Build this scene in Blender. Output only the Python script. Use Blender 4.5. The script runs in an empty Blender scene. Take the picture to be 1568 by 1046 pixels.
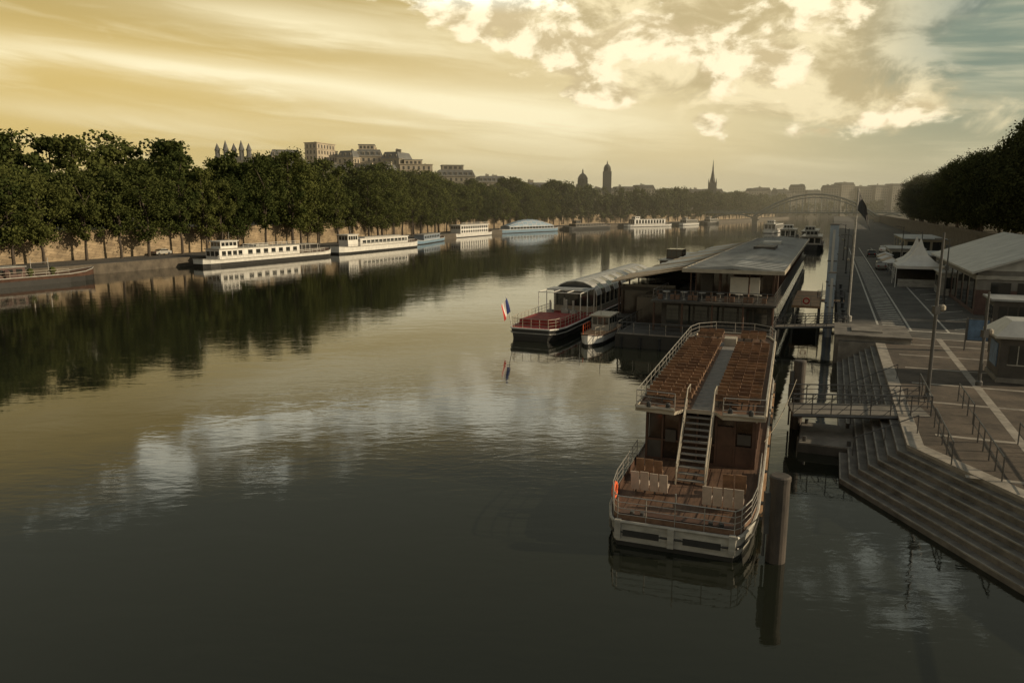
import bpy, math, random
from mathutils import Vector
random.seed(7)
R=math.radians
scene=bpy.context.scene

# ------------------------------------------------------------------ materials
def mat(name,col,rough=.7,metal=0.,var=.25,scale=1.5,bump=0.,col2=None,spec=.5,stretch=(1,1,1),brick=None):
    m=bpy.data.materials.new(name); m.use_nodes=True
    nt=m.node_tree; N=nt.nodes; L=nt.links
    p=N['Principled BSDF']
    p.inputs['Roughness'].default_value=rough; p.inputs['Metallic'].default_value=metal
    p.inputs['Specular IOR Level'].default_value=spec
    tc=N.new('ShaderNodeTexCoord'); mp=N.new('ShaderNodeMapping'); mp.inputs['Scale'].default_value=stretch
    L.new(tc.outputs['Object'],mp.inputs['Vector'])
    n=N.new('ShaderNodeTexNoise'); n.inputs['Scale'].default_value=scale; n.inputs['Detail'].default_value=6
    n.inputs['Roughness'].default_value=.65
    L.new(mp.outputs[0],n.inputs['Vector'])
    r=N.new('ShaderNodeValToRGB'); e=r.color_ramp.elements
    e[0].position=.3; e[1].position=.7
    a=[c*(1-var) for c in col]; b=[min(1,c*(1+var)) for c in col] if col2 is None else col2
    e[0].color=(*a,1); e[1].color=(*b,1)
    L.new(n.outputs['Fac'],r.inputs['Fac'])
    out=r.outputs['Color']
    if brick:
        bt=N.new('ShaderNodeTexBrick'); bt.inputs['Scale'].default_value=brick[0]
        bt.inputs['Mortar Size'].default_value=.02
        bt.inputs['Color1'].default_value=(1,1,1,1); bt.inputs['Color2'].default_value=(.72,.7,.68,1)
        bt.inputs['Mortar'].default_value=(brick[1],)*3+(1,)
        if len(brick)>2:
            mp2=N.new('ShaderNodeMapping'); mp2.inputs['Rotation'].default_value=brick[2]
            L.new(tc.outputs['Object'],mp2.inputs['Vector']); L.new(mp2.outputs[0],bt.inputs['Vector'])
        else: L.new(tc.outputs['Object'],bt.inputs['Vector'])
        mx=N.new('ShaderNodeMix'); mx.data_type='RGBA'; mx.blend_type='MULTIPLY'; mx.inputs[0].default_value=1
        L.new(out,mx.inputs[6]); L.new(bt.outputs['Color'],mx.inputs[7]); out=mx.outputs[2]
    L.new(out,p.inputs['Base Color'])
    if bump:
        bp=N.new('ShaderNodeBump'); bp.inputs['Strength'].default_value=bump; bp.inputs['Distance'].default_value=.03
        L.new(n.outputs['Fac'],bp.inputs['Height']); L.new(bp.outputs[0],p.inputs['Normal'])
    return m

M={}
M['white']=mat('white_paint',(.72,.7,.65),.45,var=.15,scale=.8)
M['dirtywhite']=mat('weathered_white_paint',(.34,.325,.29),.5,var=.35,scale=1.2,stretch=(1,1,3))
M['cream']=mat('cream_paint',(.38,.335,.265),.5,var=.2)
M['black']=mat('black_paint',(.03,.03,.03),.45)
M['boot']=mat('hull_black',(.025,.024,.022),.5)
M['rail']=mat('galvanised_rail',(.38,.36,.33),.4,.5,var=.2)
M['dkrail']=mat('dark_steel',(.1,.098,.095),.45,.4)
M['glass']=mat('dark_glass',(.03,.032,.03),.08,var=.4,scale=.4,spec=.8)
M['glassbrown']=mat('tinted_glass',(.04,.028,.02),.12,var=.5,scale=.7,spec=.7)
M['brown']=mat('brown_frame',(.085,.045,.03),.5,var=.35)
M['deck']=mat('brown_deck',(.12,.068,.042),.7,var=.4,scale=2.5,stretch=(3,.5,1))
M['uppdeck']=mat('grey_deck',(.21,.195,.175),.75,var=.3,scale=3)
M['seat']=mat('tan_seat',(.25,.145,.085),.6,var=.35,scale=3)
M['seatd']=mat('brown_seat',(.16,.092,.058),.65,var=.35,scale=4)
M['seatc']=mat('cream_seat',(.54,.44,.36),.6,var=.15,scale=3)
M['red']=mat('red_deck',(.28,.035,.028),.7,var=.35,scale=1.2)
M['redp']=mat('red_flag',(.5,.04,.03),.8,var=.1)
M['bluep']=mat('blue_flag',(.03,.05,.2),.8,var=.1)
M['orange']=mat('lifebuoy_orange',(.75,.13,.04),.5,var=.1)
M['roof']=mat('zinc_roof',(.3,.31,.31),.55,.1,var=.3,scale=.5,stretch=(1,.3,1))
M['roofl']=mat('light_zinc_roof',(.42,.415,.39),.5,.1,var=.25,scale=.6)
M['canvas']=mat('canvas',(.42,.33,.23),.8,var=.25)
M['bluegrey']=mat('bluegrey_steel',(.27,.32,.38),.5,.1,var=.2)
M['blueboat']=mat('blue_boat_paint',(.2,.3,.39),.45,var=.15)
M['darkwall']=mat('dark_cladding',(.06,.053,.046),.6,var=.4,scale=1)
M['wood']=mat('wood_planks',(.4,.24,.13),.7,var=.35,scale=3,stretch=(4,.4,1))
M['pile']=mat('rusty_pile',(.05,.044,.04),.65,.2,col2=(.11,.09,.075),scale=2,bump=.4,stretch=(1,1,.3))
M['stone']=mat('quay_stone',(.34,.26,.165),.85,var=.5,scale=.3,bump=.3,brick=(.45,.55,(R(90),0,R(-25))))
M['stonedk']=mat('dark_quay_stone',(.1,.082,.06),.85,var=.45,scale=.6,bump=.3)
M['step']=mat('step_stone',(.13,.117,.1),.85,var=.55,scale=.9,bump=.4)
M['nosing']=mat('step_nosing',(.24,.22,.185),.8,var=.5,scale=1.5)
M['band']=mat('pale_paving_band',(.28,.25,.21),.85,var=.4,scale=1.5)
M['asphalt']=mat('asphalt',(.055,.052,.047),.9,var=.4,scale=.35,bump=.3,col2=(.105,.097,.085))
M['brick']=mat('brick_paving',(.09,.07,.053),.85,var=.5,scale=.4,bump=.3,col2=(.175,.135,.1),brick=(3.,.5,(0,0,R(23))))
M['paint']=mat('road_paint',(.42,.4,.35),.8,var=.5,scale=2)
M['conc']=mat('concrete',(.18,.163,.14),.85,var=.45,scale=.8,bump=.3)
M['earth']=mat('earth',(.09,.08,.055),.95,var=.35,scale=.1)
M['bark']=mat('bark',(.075,.058,.042),.9,var=.4,scale=2,bump=.5)
M['hs']=mat('limestone_facade',(.44,.37,.27),.85,var=.3,scale=.12)
M['hs2']=mat('grey_facade',(.27,.24,.18),.85,var=.3,scale=.12)
M['slate']=mat('slate_roof',(.12,.12,.115),.7,var=.25,scale=.3)
M['win']=mat('window_dark',(.06,.057,.05),.25,var=.3)
M['hazeb']=mat('far_facade',(.26,.235,.19),.95,var=.25,scale=.08,spec=.1)
M['hazer']=mat('far_roof',(.11,.11,.1),.95,var=.15,scale=.1,spec=.1)
M['hazew']=mat('far_window',(.06,.06,.05),.9,var=.15,spec=.1)
M['steel']=mat('bridge_steel',(.16,.18,.17),.6,.1,var=.1)
M['redwall']=mat('reddish_cladding',(.095,.055,.045),.7,var=.35,scale=.8)
M['greywall']=mat('grey_cladding',(.17,.16,.145),.7,var=.3,scale=.8)
M['tyre']=mat('tyre',(.025,.025,.025),.8)
M['tent']=mat('tent_canvas',(.6,.58,.54),.8,var=.1)
M['poster']=mat('blue_poster',(.09,.15,.24),.5,var=.5,scale=1.5)
M['rope']=mat('rope',(.3,.26,.2),.9,var=.2,scale=8)

def leafmat(name,c1,c2,tr=.25):
    m=bpy.data.materials.new(name); m.use_nodes=True
    nt=m.node_tree;N=nt.nodes;L=nt.links
    N.remove(N['Principled BSDF']); out=N['Material Output']
    tc=N.new('ShaderNodeTexCoord'); n=N.new('ShaderNodeTexNoise'); n.inputs['Scale'].default_value=.5; n.inputs['Detail'].default_value=4
    L.new(tc.outputs['Object'],n.inputs['Vector'])
    oi=N.new('ShaderNodeObjectInfo')
    ad=N.new('ShaderNodeMath'); ad.operation='MULTIPLY_ADD'; L.new(oi.outputs['Random'],ad.inputs[0]); ad.inputs[1].default_value=.38; 
    L.new(n.outputs['Fac'],ad.inputs[2])
    r=N.new('ShaderNodeValToRGB'); r.color_ramp.elements[0].position=.42; r.color_ramp.elements[1].position=.92
    r.color_ramp.elements[0].color=(*c1,1); r.color_ramp.elements[1].color=(*c2,1)
    L.new(ad.outputs[0],r.inputs['Fac'])
    d=N.new('ShaderNodeBsdfDiffuse'); t=N.new('ShaderNodeBsdfTranslucent'); mx=N.new('ShaderNodeMixShader'); mx.inputs[0].default_value=tr
    L.new(r.outputs[0],d.inputs[0]); L.new(r.outputs[0],t.inputs[0]); L.new(d.outputs[0],mx.inputs[1]); L.new(t.outputs[0],mx.inputs[2])
    L.new(mx.outputs[0],out.inputs['Surface']); return m
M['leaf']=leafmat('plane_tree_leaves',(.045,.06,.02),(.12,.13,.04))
M['leafd']=leafmat('shaded_leaves',(.028,.034,.018),(.07,.078,.034),.1)  # right-bank foliage: shade is put into the darker leaf colour
M['leafh']=leafmat('far_leaves',(.05,.062,.028),(.105,.115,.05),.2)

# ------------------------------------------------------------------ mesh builder
class MB:
    def __init__(s): s.v=[];s.f=[];s.m=[];s.mats=[]
    def mi(s,m):
        m=M[m] if isinstance(m,str) else m
        if m not in s.mats: s.mats.append(m)
        return s.mats.index(m)
    def add(s,vs,fs,m):
        b=len(s.v); k=s.mi(m); s.v+= [tuple(v) for v in vs]
        for f in fs: s.f.append([b+i for i in f]); s.m.append(k)
    def box(s,x0,x1,y0,y1,z0,z1,m):
        s.add([(x0,y0,z0),(x1,y0,z0),(x1,y1,z0),(x0,y1,z0),(x0,y0,z1),(x1,y0,z1),(x1,y1,z1),(x0,y1,z1)],
              [(3,2,1,0),(4,5,6,7),(0,1,5,4),(1,2,6,5),(2,3,7,6),(3,0,4,7)],m)
    def prism(s,poly,z0,z1,m,mtop=None,bottom=True):
        n=len(poly)
        a=sum(poly[i][0]*poly[(i+1)%n][1]-poly[(i+1)%n][0]*poly[i][1] for i in range(n))
        if a<0: poly=poly[::-1]
        vs=[(p[0],p[1],z0) for p in poly]+[(p[0],p[1],z1) for p in poly]
        s.add(vs,[(i,(i+1)%n,n+(i+1)%n,n+i) for i in range(n)]+([tuple(range(n-1,-1,-1))] if bottom else []),m)
        s.add([(p[0],p[1],z1) for p in poly],[tuple(range(n))],mtop or m)
    def sheet(s,poly,z,m):
        n=len(poly)
        a=sum(poly[i][0]*poly[(i+1)%n][1]-poly[(i+1)%n][0]*poly[i][1] for i in range(n))
        if a<0: poly=poly[::-1]
        s.add([(p[0],p[1],z) for p in poly],[tuple(range(n))],m)
    def quad(s,a,b,c,d,m): s.add([a,b,c,d],[(0,1,2,3)],m)
    def tube(s,a,b,r,m,n=6,r2=None,cap=True):
        a=Vector(a);b=Vector(b);d=b-a
        if d.length<1e-6:return
        d.normalize(); u=d.cross(Vector((0,0,1)) if abs(d.z)<.95 else Vector((1,0,0))).normalized(); w=d.cross(u)
        r2=r if r2 is None else r2
        vs=[a+(u*math.cos(t)+w*math.sin(t))*r for t in [2*math.pi*i/n for i in range(n)]]+[b+(u*math.cos(t)+w*math.sin(t))*r2 for t in [2*math.pi*i/n for i in range(n)]]
        fs=[(i,n+i,n+(i+1)%n,(i+1)%n) for i in range(n)]
        if cap: fs+=[tuple(range(n)),tuple(range(2*n-1,n-1,-1))]
        s.add(vs,fs,m)
    def path(s,pts,r,m,n=6):
        for a,b in zip(pts,pts[1:]): s.tube(a,b,r,m,n)
    def rail(s,pts,h,m='rail',sp=1.5,r=.025,nr=3,post=None):
        for k in range(1,nr+1):
            s.path([(p[0],p[1],p[2]+h*k/nr) for p in pts],r if k==nr else r*.6,m,5)
        for a,b in zip(pts,pts[1:]):
            a=Vector(a);b=Vector(b);n=max(1,int(round((b-a).length/sp)))
            for i in range(n):
                p=a.lerp(b,i/n); s.tube(p,p+Vector((0,0,h)),r*.9,post or m,5)
        p=Vector(pts[-1]); s.tube(p,p+Vector((0,0,h)),r*.9,post or m,5)
    def lathe(s,c,prof,m,n=12):
        vs=[];
        for (r,z) in prof:
            for i in range(n): t=2*math.pi*i/n; vs.append((c[0]+r*math.cos(t),c[1]+r*math.sin(t),c[2]+z))
        fs=[]
        for k in range(len(prof)-1):
            for i in range(n): fs.append((k*n+i,k*n+(i+1)%n,(k+1)*n+(i+1)%n,(k+1)*n+i))
        fs.append(tuple(range((len(prof)-1)*n,len(prof)*n)))
        s.add(vs,fs,m)
    def torus(s,c,Rr,r,m,axis='y',n=18,k=8):
        vs=[];fs=[]
        for i in range(n):
            t=2*math.pi*i/n
            for j in range(k):
                p=2*math.pi*j/k; q=Rr+r*math.cos(p)
                a,b,h=q*math.cos(t),q*math.sin(t),r*math.sin(p)
                vs.append((c[0]+a,c[1]+h,c[2]+b) if axis=='y' else ((c[0]+h,c[1]+a,c[2]+b) if axis=='x' else (c[0]+a,c[1]+b,c[2]+h)))
        for i in range(n):
            for j in range(k): fs.append((i*k+j,((i+1)%n)*k+j,((i+1)%n)*k+(j+1)%k,i*k+(j+1)%k))
        s.add(vs,fs,m)
    def mesh(s,name):
        me=bpy.data.meshes.new(name); me.from_pydata(s.v,[],s.f)
        for m in s.mats: me.materials.append(m)
        me.polygons.foreach_set('material_index',s.m); me.update(); return me
    def obj(s,name,loc=(0,0,0),rz=0,parent=None,bevel=0):
        o=bpy.data.objects.new(name,s.mesh(name)); scene.collection.objects.link(o)
        o.location=loc; o.rotation_euler=(0,0,rz)
        if parent: o.parent=parent
        return o
def empty(name,loc=(0,0,0)):
    e=bpy.data.objects.new(name,None); e.location=loc; scene.collection.objects.link(e); return e
def inst(name,me,loc,rz=0,sc=(1,1,1),parent=None):
    o=bpy.data.objects.new(name,me); scene.collection.objects.link(o); o.location=loc; o.rotation_euler=(0,0,rz); o.scale=sc
    if parent:o.parent=parent
    return o

# ------------------------------------------------------------------ frames
TH=R(23.15); D=Vector((math.sin(TH),math.cos(TH))); RR=Vector((math.cos(TH),-math.sin(TH)))
C=Vector((15.7,33.7)); E2=Vector((.1645,-.9864)); N2=Vector((.9864,.1645)); MIT=Vector((1.0346,-.124))
def Q(o,s): p=C+RR*o+D*s; return (p.x,p.y)
def Wd(o,s): return Q(o-30.7,s+31.8)
def Qe(o,s): p=C+E2*s+N2*o; return (p.x,p.y)
def Qc(o): p=C+MIT*o; return (p.x,p.y)
ZQ=2.0

# ------------------------------------------------------------------ water & ground
def water():
    m=bpy.data.materials.new('river_water'); m.use_nodes=True
    N=m.node_tree.nodes;L=m.node_tree.links;p=N['Principled BSDF']
    p.inputs['Base Color'].default_value=(.014,.016,.011,1); p.inputs['Roughness'].default_value=.03; p.inputs['IOR'].default_value=1.48
    tc=N.new('ShaderNodeTexCoord')
    def nz(sc,rot,stx,det):
        mp=N.new('ShaderNodeMapping'); mp.inputs['Rotation'].default_value=(0,0,rot); mp.inputs['Scale'].default_value=(stx,1,1)
        L.new(tc.outputs['Object'],mp.inputs['Vector'])
        n=N.new('ShaderNodeTexNoise'); n.inputs['Scale'].default_value=sc; n.inputs['Detail'].default_value=det; n.inputs['Distortion'].default_value=.6
        L.new(mp.outputs[0],n.inputs['Vector']); return n.outputs['Fac']
    a=nz(2.4,R(10),.4,4); b=nz(.42,R(-15),.5,3); c=nz(.035,0,1,3)
    mr=N.new('ShaderNodeMapRange'); mr.inputs[1].default_value=.38; mr.inputs[2].default_value=.62; mr.inputs[3].default_value=.3; mr.inputs[4].default_value=1.2
    L.new(c,mr.inputs[0])
    mu=N.new('ShaderNodeMath'); mu.operation='MULTIPLY'; L.new(a,mu.inputs[0]); L.new(mr.outputs[0],mu.inputs[1])
    b1=N.new('ShaderNodeBump'); b1.inputs['Strength'].default_value=.5; b1.inputs['Distance'].default_value=.0125; L.new(mu.outputs[0],b1.inputs['Height'])
    b2=N.new('ShaderNodeBump'); b2.inputs['Strength'].default_value=.5; b2.inputs['Distance'].default_value=.03; L.new(b,b2.inputs['Height']); L.new(b1.outputs[0],b2.inputs['Normal'])
    L.new(b2.outputs[0],p.inputs['Normal'])
    return m
M['water']=water()
mb=MB(); mb.sheet([(-4000,-600),(4000,-600),(4000,6000),(-4000,6000)],0,'water'); mb.obj('river_water')
mb=MB(); mb.sheet([(-9000,-5000),(9000,-5000),(9000,12000),(-9000,12000)],-4,'earth'); mb.obj('ground')

# left bank
BL=[(-190,-60),(-150,20),(-112,88),(-92,124),(-73.5,165),(-54,205),(-38,253),(-29,305),(-12,362),(22,427),(60,492),(116,545),(165,615),(235,725),(330,890),(450,1080),(700,1500)]
def offs(o):
    out=[]
    for i,p in enumerate(BL):
        a=Vector(BL[max(0,i-1)]);b=Vector(BL[min(len(BL)-1,i+1)]); t=(b-a).normalized(); n=Vector((-t.y,t.x)); q=Vector(p)+n*o; out.append((q.x,q.y))
    return out
mb=MB()
P0=offs(0);P1=offs(14);P2=offs(1400);Pk=offs(.5)
for i in range(len(BL)-1):
    g=lambda P,z,i=i:(P[i][0],P[i][1],z); h=lambda P,z,i=i:(P[i+1][0],P[i+1][1],z)
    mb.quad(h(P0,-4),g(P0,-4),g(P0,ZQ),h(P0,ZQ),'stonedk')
    mb.quad(g(P0,ZQ),g(Pk,ZQ),h(Pk,ZQ),h(P0,ZQ),'conc')
    mb.quad(g(Pk,ZQ),g(P1,ZQ),h(P1,ZQ),h(Pk,ZQ),'asphalt')
    mb.quad(h(P1,ZQ),g(P1,ZQ),g(P1,7.3),h(P1,7.3),'stone')
    mb.quad(g(P1,7.3),g(P2,7.3),h(P2,7.3),h(P1,7.3),'earth')
mb.obj('left_bank_quay')
mb=MB()
Pa=offs(13.8);Pb=offs(14.3)
for i in range(len(BL)-1):
    mb.prism([Pa[i],Pb[i],Pb[i+1],Pa[i+1]],7.28,8.2,'stone')
mb.obj('stone_parapet')

# right quay
A=Q(0,29.7)
def off3(o): return [Q(o,29.7),Qc(o),Qe(o,30)]
mb=MB()
TO=2.8
i0=off3(TO)
poly=[i0[0],i0[1],i0[2],(700,0),(1600,1700),Q(0,1700),A]
mb.prism(poly,-4,ZQ,'conc','asphalt')
mb.obj('right_bank_quay')
mb=MB()
for k in range(7):
    a=off3(k*.4); b=off3(3.1)
    mb.prism([a[0],a[1],a[2],b[2],b[1],b[0]],-1.5 if k==0 else k*.25+.002,(k+1)*.25,'step')
    n=off3(k*.4-.012); n2=off3(k*.4+.06)
    mb.prism([n[0],n[1],n[2],n2[2],n2[1],n2[0]],(k+1)*.25-.05,(k+1)*.25+.004,'nosing')
mb.obj('stone_steps')
mb=MB()
a=off3(3.5);
mb.sheet([a[0],a[1],a[2],Qe(40,30),Q(45,-6),Q(45,34),Q(5.6,34),Q(5.6,29.7)],ZQ+.004,'brick'); mb.obj('brick_paved_plaza')
mb=MB()
a=off3(TO-.01);b=off3(3.5)
mb.prism([a[0],a[1],a[2],b[2],b[1],b[0]],ZQ-.1,ZQ+.03,'band')
for o in (7.6,13.5,20):
    mb.sheet([Q(o,-30),Q(o+.45,-30),Q(o+.45,34),Q(o,34)],ZQ+.008,'band')
for s in (-9,-3,3,10,15,20,25,30,33.4):
    mb.sheet([Q(4.2 if s>0 else 3.9-s*.25,s),Q(40,s),Q(40,s+.35),Q(4.2 if s>0 else 3.9-s*.25,s+.35)],ZQ+.012,'band')
mb.obj('paving_bands')
mb=MB()
mb.prism([Q(-.25,30.2),Q(5.4,30.2),Q(5.4,37),Q(-.25,37)],-3,ZQ+.35,'conc')
mb.prism([Q(-.35,30.1),Q(5.5,30.1),Q(5.5,37.1),Q(-.35,37.1)],ZQ+.35,ZQ+.5,'step')
mb.prism([Q(1,32),Q(3.4,32),Q(3.4,34.5),Q(1,34.5)],ZQ+.5,ZQ+.62,'conc')
mb.obj('quay_pier_block')
mb=MB()
for o in (3.4,6.0,9.0):
    mb.sheet([Q(o,38),Q(o+.18,38),Q(o+.18,190),Q(o,190)],ZQ+.004,'paint')
s=39
while s<150:
    mb.sheet([Q(3.9,s),Q(5.8,s),Q(5.8,s+.45),Q(3.9,s+.45)],ZQ+.004,'paint'); s+=1.5
mb.sheet([Q(2,37.6),Q(18,37.6),Q(18,38),Q(2,38)],ZQ+.006,'paint')
s=40
while s<100:
    mb.sheet([Q(9.8,s),Q(12.4,s+2.4),Q(12.4,s+2.7),Q(9.8,s+.3)],ZQ+.004,'paint'); s+=6
mb.obj('road_markings')
mb=MB()
mb.prism([Q(31,30),Q(31,900),(1500,1500),(700,60)],ZQ-.5,6.5,'stonedk','earth')
mb.prism([Q(30.8,30),Q(31.3,30),Q(31.3,900),Q(30.8,900)],6.5,7.4,'stonedk')
mb.obj('retaining_wall')

# ------------------------------------------------------------------ trees
def tree_mesh(name,H,cw,z0,n,seed,leaf,ls=.5,nc=55,pw=3):
    rnd=random.Random(seed); mb=MB()
    pts=[Vector((0,0,-.3))]
    for i in range(1,6): pts.append(Vector((rnd.uniform(-.3,.3)*i*.6,rnd.uniform(-.3,.3)*i*.6,H*.7*i/5)))
    for i in range(5): mb.tube(pts[i],pts[i+1],.38*(1-i*.16),'bark',8,.38*(1-(i+1)*.16))
    cz=(H+z0)/2; hz=(H-z0)/2
    cl=[]
    for i in range(nc):
        t=rnd.uniform(0,2*math.pi); zz=rnd.uniform(-1,1)
        prof=math.sqrt(max(0,1-abs(zz)**pw)); rr=(rnd.random()**.45)*prof*cw*.5*rnd.uniform(.7,1.12)
        c=Vector((rr*math.cos(t),rr*math.sin(t),cz+zz*hz*.9)); cl.append((c,rnd.uniform(.7,1.8)*cw/10))
    for i in range(9):
        c=cl[rnd.randrange(nc)][0]; b=pts[0].lerp(pts[5],min(.95,max(.35,(c.z-3)/(H*.7)-.1)))
        b=Vector((b.x,b.y,min(b.z,H*.66))); mid=b.lerp(c,.5)+Vector((0,0,.6))
        mb.tube(b,mid,.17,'bark',5,.11); mb.tube(mid,c,.11,'bark',5,.03)
    per=n//nc
    for c,r in cl:
        for j in range(per):
            d=Vector((rnd.gauss(0,1),rnd.gauss(0,1),rnd.gauss(0,.75)))
            p=c+d.normalized()*r*rnd.random()**.5*1.2
            u=(d.normalized()*1.3+Vector((rnd.gauss(0,.7),rnd.gauss(0,.7),rnd.gauss(0,.7)))).normalized()
            a=u.orthogonal().normalized(); w=u.cross(a); an=rnd.uniform(0,6.28); a2=a*math.cos(an)+w*math.sin(an); w2=u.cross(a2)
            q=ls*rnd.uniform(.5,1.1); a2*=q*.5; w2*=q*.38
            mb.quad(p-a2,p+w2*.9-a2*.1,p+a2,p-w2,leaf)
    return mb.mesh(name)
LT=[tree_mesh('plane_tree_mesh_%d'%i,h,w,z,6300,10+i,'leaf',.66,nc,pw) for i,(h,w,z,nc,pw) in enumerate([(24,12,4.6,80,3),(20.5,13.5,4.2,65,2.2),(25.5,10.5,5,75,2),(23,12.5,3.8,60,4),(21.5,10,5.5,55,2.5),(24,14,4,85,2.4)])]
LB=[tree_mesh('rear_tree_mesh_%d'%i,h,w,z,4200,30+i,'leaf',.9,60) for i,(h,w,z) in enumerate([(19,12,1),(17,13,.8),(20,10.5,1)])]
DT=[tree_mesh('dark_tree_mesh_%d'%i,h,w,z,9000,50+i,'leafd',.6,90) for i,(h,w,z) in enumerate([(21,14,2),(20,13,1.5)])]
HT=[tree_mesh('far_tree_mesh_%d'%i,h,w,z,1800,70+i,'leafh',1.2,40) for i,(h,w,z) in enumerate([(22,13,2),(20,12,2)])]
rt=random.Random(5)
def along(poly,o,s0,s1,sp,jit=1.5):
    pts=offs(o) if poly is None else poly
    acc=0;nxt=s0;out=[]
    for a,b in zip(pts,pts[1:]):
        a=Vector(a);b=Vector(b);l=(b-a).length
        while nxt<acc+l and nxt<s1:
            p=a.lerp(b,(nxt-acc)/l); out.append((p.x+rt.uniform(-jit,jit)*.6,p.y+rt.uniform(-jit,jit))); nxt+=sp*rt.uniform(.7,1.3)
        acc+=l
    return out
tr=empty('riverside_tree_row')
for p in along(None,9.5,115,560,7.9,2):
    k=rt.uniform(.8,1.06); inst('plane_tree_part',rt.choice(LT),(p[0],p[1],ZQ),rt.uniform(0,6.3),(k*rt.uniform(.9,1.2),k*rt.uniform(.9,1.2),k),tr)
tr2=empty('street_tree_row')
for o in (19,29):
    for p in along(None,o,110,600,8.2,2.5):
        k=rt.uniform(.82,1.16); inst('street_tree_part',rt.choice(LB),(p[0],p[1],7.3),rt.uniform(0,6.3),(k*1.1,k*1.1,k),tr2)
for (x,y,k) in [(-118,165,1.2),(-122,172,1.2),(-100,188,1.15),(-95,205,1.12),(-140,165,1.2)]:
    inst('street_tree_part',LB[0],(x,y,7.3),1,(k*1.3,k*1.3,k*1.1),tr2)
tr3=empty('distant_tree_row')
for p in along(None,9,555,1100,11,3)+along(None,24,555,1100,11,3):
    k=rt.uniform(.85,1.15); inst('distant_tree_part',rt.choice(HT),(p[0],p[1],3),rt.uniform(0,6.3),(k,k,k*1.1),tr3)
for i in range(26):
    x=250+i*11; inst('distant_tree_part',rt.choice(HT),(x,900+rt.uniform(-20,20),1),rt.uniform(0,6.3),(1.1,1.1,rt.uniform(.8,1.05)),tr3)
tr4=empty('quayside_tree_row')
for s in [x*8.5+88 for x in range(36)]:
    for o in (35,44):
        k=rt.uniform(.9,1.16) if s<230 else rt.uniform(.8,1.02)
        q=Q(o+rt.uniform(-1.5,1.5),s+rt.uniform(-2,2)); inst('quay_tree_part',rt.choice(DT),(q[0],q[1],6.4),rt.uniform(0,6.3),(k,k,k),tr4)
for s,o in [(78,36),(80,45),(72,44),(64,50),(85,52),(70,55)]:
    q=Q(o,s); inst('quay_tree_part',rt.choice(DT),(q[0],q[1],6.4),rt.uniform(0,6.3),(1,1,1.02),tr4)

# ------------------------------------------------------------------ boats
def hull(mb,prof,side,deck,boot='boot',flare=.86,zb=-.6,zm=.28):
    st=[]
    for (y,w,zt) in prof:
        st.append([(-w*flare,y,zb),(-w*(flare+.06),y,zm),(-w,y,zt),(w,y,zt),(w*(flare+.06),y,zm),(w*flare,y,zb)])
    for a,b in zip(st,st[1:]):
        for k,m in ((0,boot),(1,side),(2,deck),(3,side),(4,boot)):
            mb.quad(a[k],b[k],b[k+1],a[k+1],m)
    a=st[0]; mb.quad(a[0],a[1],a[4],a[5],boot); mb.quad(a[1],a[2],a[3],a[4],side)
    a=st[-1]; mb.quad(a[5],a[4],a[1],a[0],boot); mb.quad(a[4],a[3],a[2],a[1],side)
def rimtube(mb,prof,r,m,dz=0):
    for sx in (-1,1): mb.path([(sx*w,y,z+dz) for y,w,z in prof],r,m,6)
    for k in (0,-1):
        y,w,z=prof[k]; mb.tube((-w,y,z+dz),(w,y,z+dz),r,m,6)
def wins(mb,side,x,y0,y1,z0,z1,n,m='glass',gap=.35,t=.04):
    dy=(y1-y0)/n
    for i in range(n):
        a=y0+i*dy+gap*dy/2; b=y0+(i+1)*dy-gap*dy/2
        if side>0: mb.box(x-.02,x+t,a,b,z0,z1,m)
        else: mb.box(x-t,x+.02,a,b,z0,z1,m)
def endwins(mb,y,x0,x1,z0,z1,n,m='glass',gap=.2,s=-1):
    dx=(x1-x0)/n
    for i in range(n):
        a=x0+i*dx+gap*dx/2;b=x0+(i+1)*dx-gap*dx/2
        mb.box(a,b,y-.04 if s<0 else y-.02,y+.02 if s<0 else y+.04,z0,z1,m)
def bargeprof(L,W,z=1.3):
    h=W/2
    return [(-L/2,h*.55,z+.35),(-L/2+1.5,h*.85,z+.15),(-L/2+4,h,z),(L/2-6,h,z),(L/2-3,h*.85,z+.2),(L/2-1,h*.45,z+.5),(L/2,.12,z+.7)]

# ---- main foreground tour boat
PB=[(0,2.3,.95),(.35,2.5,.95),(1.6,2.8,.95),(3,2.92,.95),(8,2.95,.95),(27,2.95,1.0),(31,2.4,1.15),(34,1.3,1.4),(36,.15,1.6)]
mb=MB()
hull(mb,PB,'dirtywhite','deck',flare=.9,zb=-.6,zm=.18)
rimtube(mb,PB,.07,'dirtywhite',.02)
rimtube(mb,[(y,w*1.005,z) for y,w,z in PB],.05,'boot',-.4)
for a,b in ((-1.95,-.55),(.35,1.75)):
    mb.box(a-.05,b+.05,-.03,.05,.36,.72,'dirtywhite'); mb.box(a,b,-.055,.05,.41,.67,'black')
mb.box(-.22,.02,-.12,.05,.2,.95,'dirtywhite')
for sx in (-1,1):
    mb.box(sx*2.15-.12,sx*2.15+.12,-.1,.1,.3,1.05,'dirtywhite')
    mb.tube((sx*1.7,.5,.95),(sx*1.7,.5,1.25),.09,'dkrail',8); mb.tube((sx*1.3,.5,.95),(sx*1.3,.5,1.25),.09,'dkrail',8)
ring=[(-2.86,7.4),(-2.86,3),(-2.72,1.6),(-2.42,.45),(-2.2,.15),(2.2,.15),(2.42,.45),(2.72,1.6),(2.86,3),(2.86,7.4)]
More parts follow.
